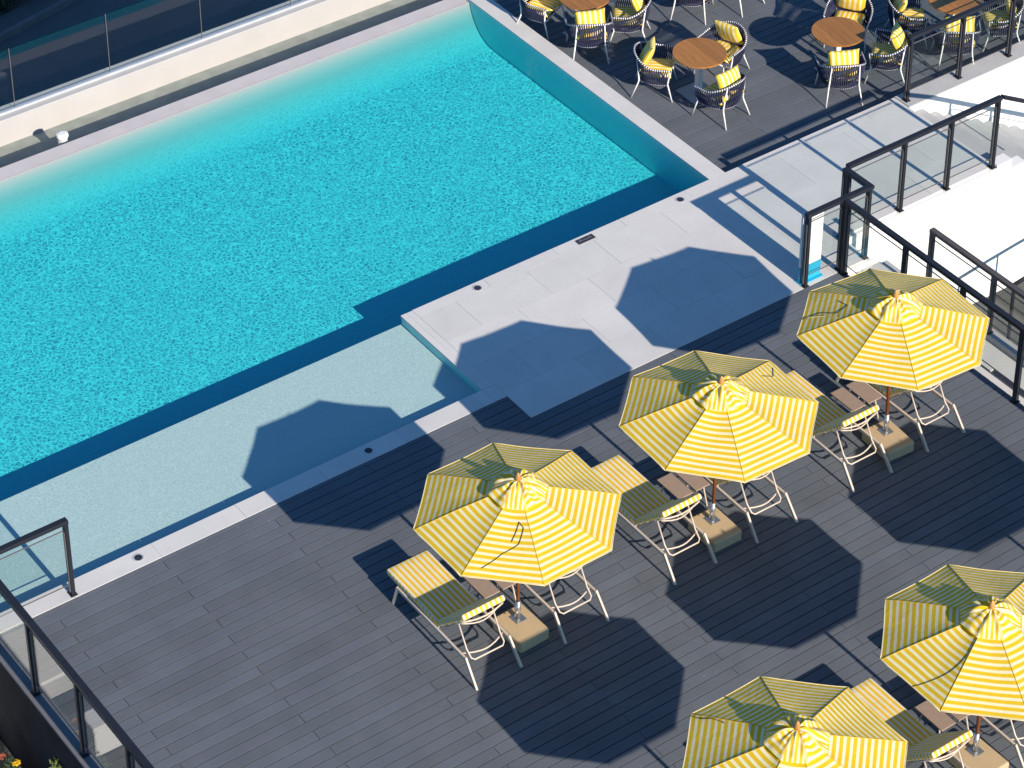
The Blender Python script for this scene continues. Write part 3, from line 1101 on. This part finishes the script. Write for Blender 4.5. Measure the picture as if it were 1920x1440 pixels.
def build_lounger():
    root = thing('sun_lounger', 'x', 'sun lounger')
    for s in (-1, 1):
        obj('side_rail', MB().bar((s * 0.31, 1.04, 0.305), (s * 0.31, -0.43, 0.305), 0.03, 0.045), 'beige_metal', root, bevel=0.004)
        obj('leg', MB().bar((s * 0.312, -0.405, 0.325), (s * 0.322, -0.65, 0.001), 0.028, 0.05), 'beige_metal', root, bevel=0.004)
        obj('leg', MB().bar((s * 0.312, 1.025, 0.325), (s * 0.325, 1.12, 0.001), 0.028, 0.04), 'beige_metal', root, bevel=0.004)
    obj('cross_bar', MB().bar((-0.295, 1.0, 0.30), (0.295, 1.0, 0.30), 0.03, 0.03), 'beige_metal', root)
    obj('cross_bar', MB().bar((-0.295, 0.22, 0.30), (0.295, 0.22, 0.30), 0.03, 0.03), 'beige_metal', root)
    obj('seat_panel', MB().box(-0.29, 0.29, 0.20, 1.27, 0.322, 0.332), 'beige_metal', root)
    obj('seat_mattress', mattress(1.11, 0.60, 0.075), 'mattress_fabric', root).location = (0, 0.185, 0.335)
    # raised backrest
    ang = math.radians(44.0)
    br = bpy.data.objects.new('backrest', None)
    bm_ = obj('back_mattress', mattress(0.76, 0.60, 0.075), 'mattress_fabric', root)
    # local +y of the slab runs from hinge to head: rotate so it points to -Y and up
    R = Matrix(((1, 0, 0), (0, -math.cos(ang), math.sin(ang)), (0, math.sin(ang), math.cos(ang)))).to_4x4()
    R[0][0] = 1
    M_ = Matrix.Translation((0, 0.175, 0.345)) @ R
    # keep a proper rotation (mirror x)
    R2 = Matrix(((-1, 0, 0), (0, -math.cos(ang), math.sin(ang)), (0, math.sin(ang), math.cos(ang)))).to_4x4()
    bm_.matrix_local = Matrix.Translation((0, 0.175, 0.345)) @ R2
    bpy.data.objects.remove(br)

    def bp(x, l, h=-0.012):
        return Vector((x, 0.175 - l * math.cos(ang) + h * math.sin(ang), 0.345 + l * math.sin(ang) + h * math.cos(ang)))
    fr = [bp(-0.285, 0.0), bp(-0.285, 0.68)] + [bp(-0.285 + 0.57 * f, 0.70, -0.014 - 0.045 * math.sin(math.pi * f)) for f in (0.03, 0.15, 0.3, 0.5, 0.7, 0.85, 0.97)] + [bp(0.285, 0.68), bp(0.285, 0.0)]
    obj('back_frame', MB().tube(fr, 0.011, 8), 'beige_metal', root, True)
    obj('back_bow', MB().tube([bp(-0.27 + 0.54 * f, 0.60, -0.03 - 0.075 * math.sin(math.pi * f)) for f in (0, 0.1, 0.25, 0.4, 0.5, 0.6, 0.75, 0.9, 1)], 0.009, 8), 'beige_metal', root, True)
    sup = [bp(-0.24, 0.46), Vector((-0.24, -0.33, 0.36)), Vector((-0.235, -0.42, 0.285)), Vector((-0.20, -0.445, 0.262)),
           Vector((0.20, -0.445, 0.262)), Vector((0.235, -0.42, 0.285)), Vector((0.24, -0.33, 0.36)), bp(0.24, 0.46)]
    obj('support_bar', MB().tube(sup, 0.0105, 8), 'beige_metal', root, True)
    obj('stretcher', MB().tube([Vector((-0.30 + 0.60 * f, -0.30 - 0.085 * math.sin(math.pi * f), 0.30 - 0.02 * math.sin(math.pi * f))) for f in (0, 0.1, 0.25, 0.4, 0.5, 0.6, 0.75, 0.9, 1)], 0.0105, 8), 'beige_metal', root, True)
    for f in (0.15, 0.35, 0.55):
        obj('back_slat', MB().tube([bp(-0.28, f), bp(0.28, f)], 0.007, 6), 'beige_metal', root)
    return root


lng0 = build_lounger()
LG = 'striped sun loungers under the parasols'
LSP = [(-0.06 - 0.655, 0.0, 'striped lounger with its whole mattress in view, left of the leftmost parasol'),
       (-0.06 + 0.635, 0.0, 'lounger under the leftmost parasol, only its rear legs and bars showing'),
       (2.92 - 0.655, 0.02, 'striped lounger between the left and middle pool-side parasols'),
       (2.92 + 0.640, 0.0, 'lounger hidden under the middle pool-side parasol, rear legs showing'),
       (5.81 - 0.655, 0.0, 'striped lounger between the middle parasol and the one by the railing'),
       (5.81 + 0.630, 0.02, 'lounger under the parasol by the railing, rear legs showing'),
       (0.04 + 0.640, -4.80, 'lounger hidden beneath the parasol at the bottom picture edge'),
       (2.91 - 0.655, -4.78, 'striped lounger between the two parasols at the lower right'),
       (2.91 + 0.640, -4.76, 'lounger under the parasol at the right picture edge, frame bars showing')]
srcs = [lng0] + [dup(lng0) for _ in LSP[1:]]
for o, (x, y, lab) in zip(srcs, LSP):
    o.location = (x, y, 0)
    o.rotation_euler = (0, 0, math.radians(random.uniform(-0.6, 0.6)))
    tag(o, lab, None, LG)


# ------------------------------------------------------------------ twin-topped side tables
def build_side_table():
    root = thing('side_table', 'x', 'side table')
    for s in (-1, 1):
        obj('slab', MB().box(-0.117 + s * 0.133, 0.117 + s * 0.133, -0.225, 0.225, 0.362, 0.380), 'taupe_top', root, bevel=0.003)
    obj('frame', MB().bar((-0.23, 0.14, 0.35), (0.23, 0.14, 0.35), 0.022, 0.022).bar((-0.23, -0.14, 0.35), (0.23, -0.14, 0.35), 0.022, 0.022), 'beige_metal', root)
    for sx in (-1, 1):
        for sy in (-1, 1):
            obj('leg', MB().tube([(sx * 0.20, sy * 0.14, 0.345), (sx * 0.235, sy * 0.20, 0.001)], 0.010, 8), 'beige_metal', root)
    return root


tb0 = build_side_table()
tsp = [(-0.055, 0.44, 'small taupe side table of two slabs, under the leftmost parasol'),
       (2.925, 0.45, 'small taupe side table of two slabs beside middle parasol\'s pole'),
       (5.815, 0.45, 'small taupe side table of two slabs beside the pole of the parasol by the railing'),
       (0.05, -4.36, 'small taupe side table hidden under the parasol at the bottom edge'),
       (2.92, -4.34, 'small taupe side table of two slabs by the lower right parasol\'s pole')]
for o, (x, y, lab) in zip([tb0] + [dup(tb0) for _ in tsp[1:]], tsp):
    o.location = (x, y, 0)
    tag(o, lab, None, 'twin-slab side tables between the loungers')


# ------------------------------------------------------------------ dining chairs and tables
def ring_pt(q):
    """open U of the chair's upper tube, q 0..1 from left arm tip round the back to right arm tip; front is +y"""
    L1, La = 0.24, math.pi * 0.363
    tot = 2 * L1 + La
    d = q * tot
    if d < L1:
        x, y, b = -0.365, 0.27 - d, 0.0
    elif d > L1 + La:
        x, y, b = 0.365, 0.03 + (d - L1 - La), 0.0
    else:
        a = math.pi * (d - L1) / La
        x, y, b = -0.365 * math.cos(a), 0.03 - 0.36 * math.sin(a), math.sin(a)
    z = 0.585 + 0.155 * b ** 1.4
    return Vector((x, y, z))


def low_pt(q):
    p = ring_pt(q)
    return Vector((p.x * 0.80, p.y * 0.80 + 0.01, 0.285))


def cushion(w, d, t, seed, nst, puff=0.6):
    """soft pillow in the local xy plane"""
    n = 12
    top, bot, U = [], [], []
    for i in range(n + 1):
        a = -1 + 2 * i / n
        rt_, rb_, ur = [], [], []
        for j in range(n + 1):
            b = -1 + 2 * j / n
            pin = 1 - 0.06 * (1 - abs(a) ** 3) * abs(b) ** 3 - 0.0
            pin2 = 1 - 0.06 * (1 - abs(b) ** 3) * abs(a) ** 3
            x, y = a * w / 2 * pin2, b * d / 2 * pin
            h = t / 2 * ((1 - abs(a) ** 2.6) * (1 - abs(b) ** 2.6)) ** puff
            nz = 0.008 * mnoise.noise(Vector((x * 9, y * 9, seed)))
            rt_.append((x, y, h + nz))
            rb_.append((x, y, -h + nz))
            ur.append((x / (w / nst), y))
        top.append(rt_)
        bot.append(list(reversed(rb_)))
        U.append(ur)
    mb = MB()
    mb.grid(top, U)
    mb.grid(bot, [list(reversed(r)) for r in U])
    bm = bmesh.new()
    me = mb.mesh('cushion')
    bm.from_mesh(me)
    bmesh.ops.remove_doubles(bm, verts=bm.verts, dist=1e-5)
    bmesh.ops.recalc_face_normals(bm, faces=bm.faces)
    bm.to_mesh(me)
    bm.free()
    me.polygons.foreach_set('use_smooth', [True] * len(me.polygons))
    return me


SEATC = cushion(0.52, 0.50, 0.11, 1.0, 7.0, 0.35)
BACKC = cushion(0.50, 0.46, 0.15, 5.0, 6.0, 0.6)


def build_chair(back):
    root = thing('tub_chair', 'x', 'chair')
    NQ = 46
    obj('top_tube', MB().tube([ring_pt(k / NQ) for k in range(NQ + 1)], 0.0145, 8), 'white_metal', root, True)
    lo = [low_pt(k / NQ) for k in range(NQ + 1)]
    obj('seat_ring', MB().tube(lo, 0.0135, 8, closed=True), 'white_metal', root, True)
    obj('seat_base', MB().tube([Vector((0, 0, 0.315)), Vector((0, 0, 0.318))], [0.24, 0.24], 16), 'navy_rope', root)
    rp = MB()
    S = 46
    for k in range(S + 1):
        q = k / S
        a = ring_pt(q)
        tq = (ring_pt(min(1, q + 0.004)) - ring_pt(max(0, q - 0.004))).normalized()
        rp.tube([a - tq * 0.0085, a + tq * 0.0085], 0.0185, 6)
        bq = low_pt(q)
        tl = (low_pt(min(1, q + 0.004)) - low_pt(max(0, q - 0.004))).normalized()
        rp.tube([bq - tl * 0.0075, bq + tl * 0.0075], 0.0170, 6)
        for sgn, ro in ((1, 0.006), (-1, -0.006)):
            q2 = q + sgn * 1.6 / S
            if 0 <= q2 <= 1:
                c = low_pt(q2)
                out = Vector((a.x, a.y, 0)).normalized() * ro
                mid = (a + c) / 2 + Vector((a.x, a.y, 0)).normalized() * 0.02 + out
                rp.tube([a + out, mid, c + out], 0.0082, 4, caps=False)
    w = obj('rope_weave', rp, 'navy_rope', root)
    w['kind'] = 'stuff'
    for s in (-1, 1):
        tip = ring_pt(0 if s < 0 else 1)
        obj('leg', MB().tube([tip, (s * 0.298, 0.225, 0.31), (s * 0.305, 0.24, 0.26), (s * 0.325, 0.31, 0.001)], [0.012, 0.013, 0.013, 0.010], 8), 'white_metal', root, True)
        rt0 = ring_pt(0.36 if s < 0 else 0.64)
        obj('leg', MB().tube([rt0, (s * 0.235, -0.22, 0.31), (s * 0.242, -0.23, 0.26), (s * 0.285, -0.33, 0.001)], [0.012, 0.013, 0.013, 0.010], 8), 'white_metal', root, True)
    sc = obj('seat_cushion', SEATC, 'cushion_fabric', root)
    sc.location = (0, 0.03, 0.40)
    if back:
        bc = obj('back_cushion', BACKC, 'cushion_fabric', root)
        bc.location = (0, -0.155, 0.66)
        bc.rotation_euler = (math.radians(66), 0, 0)
    return root


ch_a = build_chair(True)


def plank_top(R, n):
    """round top cut into planks"""
    out = []
    w = 2 * R / n
    for i in range(n):
        x0, x1 = -R + i * w + 0.001, -R + (i + 1) * w - 0.001
        pts = []
        K = 10
        for k in range(K + 1):
            x = x0 + (x1 - x0) * k / K
            pts.append((x, math.sqrt(max(R * R - x * x, 1e-6))))
        poly = pts + [(x, -y) for x, y in reversed(pts)]
        mb = MB()
        m_ = len(poly)
        mb.v += [(x, y, 0) for x, y in poly] + [(x, y, 0.028) for x, y in poly]
        mb.f.append(tuple(reversed(range(m_))))
        mb.f.append(tuple(range(m_, 2 * m_)))
        for k in range(m_):
            k2 = (k + 1) % m_
            mb.f.append((k, k2, m_ + k2, m_ + k))
        out.append(mb)
    return out


def build_table():
    root = thing('bistro_table', 'x', 'table')
    for mb in plank_top(0.415, 7):
        o = obj('plank', mb, 'teak', root)
        o.location = (0, 0, 0.722)
    obj('under_frame', MB().box(-0.20, 0.20, -0.02, 0.02, 0.70, 0.72).box(-0.0205, 0.0205, -0.20, -0.021, 0.70, 0.7195).box(-0.0205, 0.0205, 0.021, 0.20, 0.70, 0.7195), 'white_metal', root)
    obj('column', MB().box(-0.045, 0.045, -0.045, 0.045, 0.022, 0.699), 'white_metal', root, bevel=0.004)
    obj('base_plate', MB().box(-0.25, 0.25, -0.25, 0.25, 0.001, 0.02), 'grey_plate', root, bevel=0.012)
    return root


tab0 = build_table()
TB = [((9.06, 7.74), 'round teak table nearest the pool corner, ringed by three navy chairs'),
      ((11.18, 6.95), 'round teak table crossed by a chair\'s shadow corner, left of the railing post'),
      ((8.62, 10.10), 'round teak table cut off at the top edge, closest to the pool coping'),
      ((13.28, 6.58), 'round teak table behind the black railing at top right'),
      ((11.05, 10.15), 'round teak table beyond the top picture edge')]
tts = [tab0] + [dup(tab0) for _ in TB[1:]]
for o, ((x, y), lab) in zip(tts, TB):
    o.location = (x, y, ZD)
    o.rotation_euler = (0, 0, random.uniform(-0.2, 0.2))
    tag(o, lab, None, 'round teak tables on the dining deck')
CH = [(8.58, 8.22, 9.06, 7.74, 1, 'navy rope chair with upright yellow cushion, between the pool and nearest table'),
      (9.74, 7.98, 9.06, 7.74, 1, 'navy chair with square yellow back cushion, beyond the table nearest the pool corner'),
      (8.98, 7.08, 8.90, 7.80, 1, 'navy rope chair seen from behind, nearest the camera at the first table'),
      (11.92, 7.52, 11.18, 6.95, 1, 'navy rope chair facing the camera behind the second table'),
      (11.76, 6.40, 11.10, 7.05, 1, 'navy rope chair half hidden by the railing\'s end post'),
      (10.80, 6.42, 11.18, 6.95, 1, 'navy rope chair with its back to camera beside the rail shadow'),
      (8.22, 10.72, 8.62, 10.10, 1, 'navy rope chair beside pool coping at the top picture edge'),
      (8.36, 9.62, 8.62, 10.10, 1, 'navy rope chair with its back to camera, touching the pool coping'),
      (9.16, 9.62, 8.62, 10.10, 1, 'navy rope chair with back cushion, right of the table by the coping'),
      (9.32, 10.62, 8.62, 10.10, 1, 'navy rope chair mostly cut off at the top edge, behind the coping table'),
      (12.72, 7.02, 13.28, 6.58, 1, 'navy rope chair with side cushion, left of the table behind the railing'),
      (12.88, 6.08, 13.28, 6.58, 1, 'navy rope chair seen through the glass railing, its back to camera'),
      (13.86, 6.10, 13.28, 6.58, 1, 'navy rope chair seen through the railing glass at the right picture edge'),
      (10.42, 9.62, 11.05, 10.15, 1, 'navy rope chair at the top edge, only its basket and front legs in view'),
      (11.22, 9.40, 11.05, 10.15, 1, 'navy rope chair at the top edge showing only thin white legs')]
first = True
for (x, y, tx, ty, bk, lab) in CH:
    ch = place(ch_a, first, (x, y, ZD), math.atan2(ty - y, tx - x) - math.pi / 2 + random.uniform(-0.12, 0.12), lab, 'navy rope chairs round the teak tables')
    first = False
    for c in ch.children:                     # cushions lie a little differently on each chair
        if c.name.startswith('back_cushion'):
            c.location = (random.uniform(-0.02, 0.02), -0.155 + random.uniform(-0.01, 0.03), 0.655 + random.uniform(-0.02, 0.015))
            c.rotation_euler = (math.radians(random.uniform(60, 70)), math.radians(random.uniform(-9, 9)), math.radians(random.uniform(-6, 6)))
        elif c.name.startswith('seat_cushion'):
            c.rotation_euler = (math.radians(random.uniform(-2, 2)), math.radians(random.uniform(-2, 2)), math.radians(random.uniform(-4, 4)))

# ------------------------------------------------------------------ plants at the lower corners
def leaf_cloud(n, rx, ry, rz, size, seed, zc):
    rs = random.Random(seed)
    mb = MB()
    cl = [(Vector((rs.gauss(0, 0.55) * rx, rs.gauss(0, 0.55) * ry, zc + rs.gauss(0, 0.45) * rz)), rs.uniform(0.25, 0.5)) for _ in range(max(5, n // 60))]
    for _ in range(n):
        c, cr = rs.choice(cl)
        p = c + Vector((rs.gauss(0, 1), rs.gauss(0, 1), rs.gauss(0, 1))) * cr * 0.45 * rx
        if p.z < 0.03:
            p.z = 0.03 + rs.random() * 0.1
        d = Vector((rs.gauss(0, 1), rs.gauss(0, 1), rs.gauss(0.4, 0.7))).normalized()
        s = d.orthogonal().normalized()
        s.rotate(Matrix.Rotation(rs.uniform(0, 6.28), 3, d))
        l = size * rs.uniform(0.6, 1.3)
        w = l * 0.36
        mb.face([p, p + d * l * 0.5 + s * w * 0.5, p + d * l, p + d * l * 0.5 - s * w * 0.5])
    return mb


def shrub(name, label, loc, n, rx, ry, rz, size, seed, mat, cat='shrub', zc=None, group=None):
    t = thing(name, label, cat, loc, 0, group)
    rs = random.Random(seed)
    zc = rz if zc is None else zc
    tm = MB()
    for k in range(7):
        a = rs.uniform(0, 6.28)
        r = rs.uniform(0.2, 0.7)
        tm.tube([(0, 0, 0), (math.cos(a) * rx * r * 0.5, math.sin(a) * ry * r * 0.5, zc * 0.7), (math.cos(a) * rx * r, math.sin(a) * ry * r, zc * 1.25)], [0.018, 0.012, 0.005], 5)
    obj('trunk', tm, 'twig', t)
    c = obj('crown', leaf_cloud(n, rx, ry, rz, size, seed, zc), mat, t)
    c['kind'] = 'stuff'
    return t


# hedge bushes beyond the road (top left, in the shade)
for k, (s, off) in enumerate(((0.9, 1.35), (2.4, 1.9), (-0.5, 1.5), (-2.2, 1.6), (0.1, 2.9), (1.8, 3.2), (4.4, 2.6))):
    p = Vector(P0) + rd * s + rn * off
    labs = ['dark bush in the shade beyond the road, closest to the pavement', 'dark bush beyond the road, right of the others',
            'dark bush at the top left corner beyond the road', 'dark bush beyond the left picture edge by the road',
            'dark bush behind the roadside bushes', 'dark tall bush behind the right roadside bush', 'dark bush at the top edge beyond the road']
    shrub('bush', labs[k], (p.x, p.y, -9.0), 2600, 0.95, 0.95, 0.6, 0.16, 40 + k, 'leaf_dark', 'bush', group='bushes beyond the road')
bl = Vector(P0) + rd * 1.75 + rn * 0.45
bo = thing('bollard', 'small pale bollard on the pavement across the road', 'bollard', (bl.x, bl.y, -8.859))
obj('post', MB().cyl(0, 0, 0, 0.55, 0.07, n=14), 'kerb_stone', bo, True)
obj('cap', MB().lathe([(0.1, 0.551), (0.11, 0.58), (0.09, 0.64), (0.03, 0.66)], 14), 'white_wall', bo, True)

# lower left terrace with planter, flowers and white step blocks
struct('lower_terrace', MB().box(-30, -5.36, -20, 14.0, -8.98, -1.55), 'dark_paving')
for k, (x0, x1, y0, y1, z0, z1, lab) in enumerate((
        (-6.50, -5.92, 2.32, 2.60, -1.549, -0.97, 'white concrete block mirrored in the lower left railing glass, nearest the camera'),
        (-6.50, -5.80, 3.45, 3.80, -1.549, -1.06, 'low white block mirrored in the lower left railing glass, in the middle'),
        (-6.60, -5.80, 3.98, 4.16, -1.549, -1.0, 'thin white wall mirrored in the lower left railing glass, farthest one'))):
    t = thing('white_block', lab, 'block', ((x0 + x1) / 2, (y0 + y1) / 2, z0), 0, 'white blocks beside the deck')
    w_, d_ = (x1 - x0) / 2, (y1 - y0) / 2
    obj('body', MB().box(-w_, w_, -d_, d_, 0, z1 - z0 - 0.06), 'white_wall', t)
    obj('cap', MB().box(-w_ - 0.015, w_ + 0.015, -d_ - 0.015, d_ + 0.015, z1 - z0 - 0.058, z1 - z0), 'white_wall', t, bevel=0.005)
gm_ = MB()
rs = random.Random(77)
for _ in range(900):
    x, y = rs.uniform(-7.2, -5.5), rs.uniform(4.2, 6.0)
    h = rs.uniform(0.12, 0.4)
    dx, dy = rs.gauss(0, 0.12), rs.gauss(0, 0.12)
    gm_.face([(x - 0.006, y, -1.55), (x + 0.006, y, -1.55), (x + dx * 0.6 + 0.004, y + dy * 0.6, -1.55 + h * 0.7), (x + dx, y + dy, -1.55 + h)])
tag(obj('dry_grass', gm_, 'dry_grass'), 'dry straw coloured grass tufts below the deck\'s left edge', 'grass', kind='stuff')
pl = thing('planter', 'soil bed at the foot of the dark wall in the bottom left corner', 'planter', (-6.0, 0.0, -1.549))
obj('soil', MB().box(-0.9, 0.63, -4.0, 2.25, 0.001, 0.12), 'soil', pl)
for k, (x, y, h, m_, lab) in enumerate(((-5.60, 1.95, 0.62, 'leaf', 'leafy green plant in the bottom left corner, left one'),
                                        (-5.47, 1.62, 0.95, 'leaf_light', 'bright green upright plant at the bottom edge beside the dark wall'),
                                        (-5.55, 1.75, 0.80, 'leaf_light', 'pale green leafy plant at the bottom edge, left of the upright one'),
                                        (-5.72, 2.2, 0.6, 'leaf_dark', 'dark plant in the shade of the bottom left corner'))):
    shrub('flowering_plant', lab, (x, y, -1.429), 420, 0.17, 0.17, h * 0.55, 0.07, 200 + k, m_, 'plant', group='plants in the bottom left bed')
for k, (x, y, z, c_, lab) in enumerate(((-5.66, 2.22, -0.80, 'petal', 'single yellow flower in the bottom left corner'),
                                        (-5.74, 2.42, -0.82, 'petal_red', 'brownish red flower at the left edge beside the yellow one'))):
    t = thing('flower', lab, 'flower', (x, y, -1.429))
    hh = z + 1.429
    obj('stem', MB().tube([(0, 0, 0), (0.02, 0.01, hh * 0.5), (0, 0, hh)], 0.006, 5), 'leaf', t)
    for a_ in range(7):
        an = a_ * 2 * math.pi / 7
        d_ = Vector((math.cos(an), math.sin(an), 0))
        s_ = Vector((-d_.y, d_.x, 0))
        c0 = Vector((0, 0, hh))
        pm = MB()
        pm.grid([[c0 + s_ * -0.006, c0 + s_ * 0.006], [c0 + d_ * 0.03 + s_ * -0.022 + Vector((0, 0, 0.012)), c0 + d_ * 0.03 + s_ * 0.022 + Vector((0, 0, 0.012))],
                 [c0 + d_ * 0.058 + s_ * -0.012 + Vector((0, 0, 0.004)), c0 + d_ * 0.058 + s_ * 0.012 + Vector((0, 0, 0.004))]])
        obj('petal', pm, c_, t)
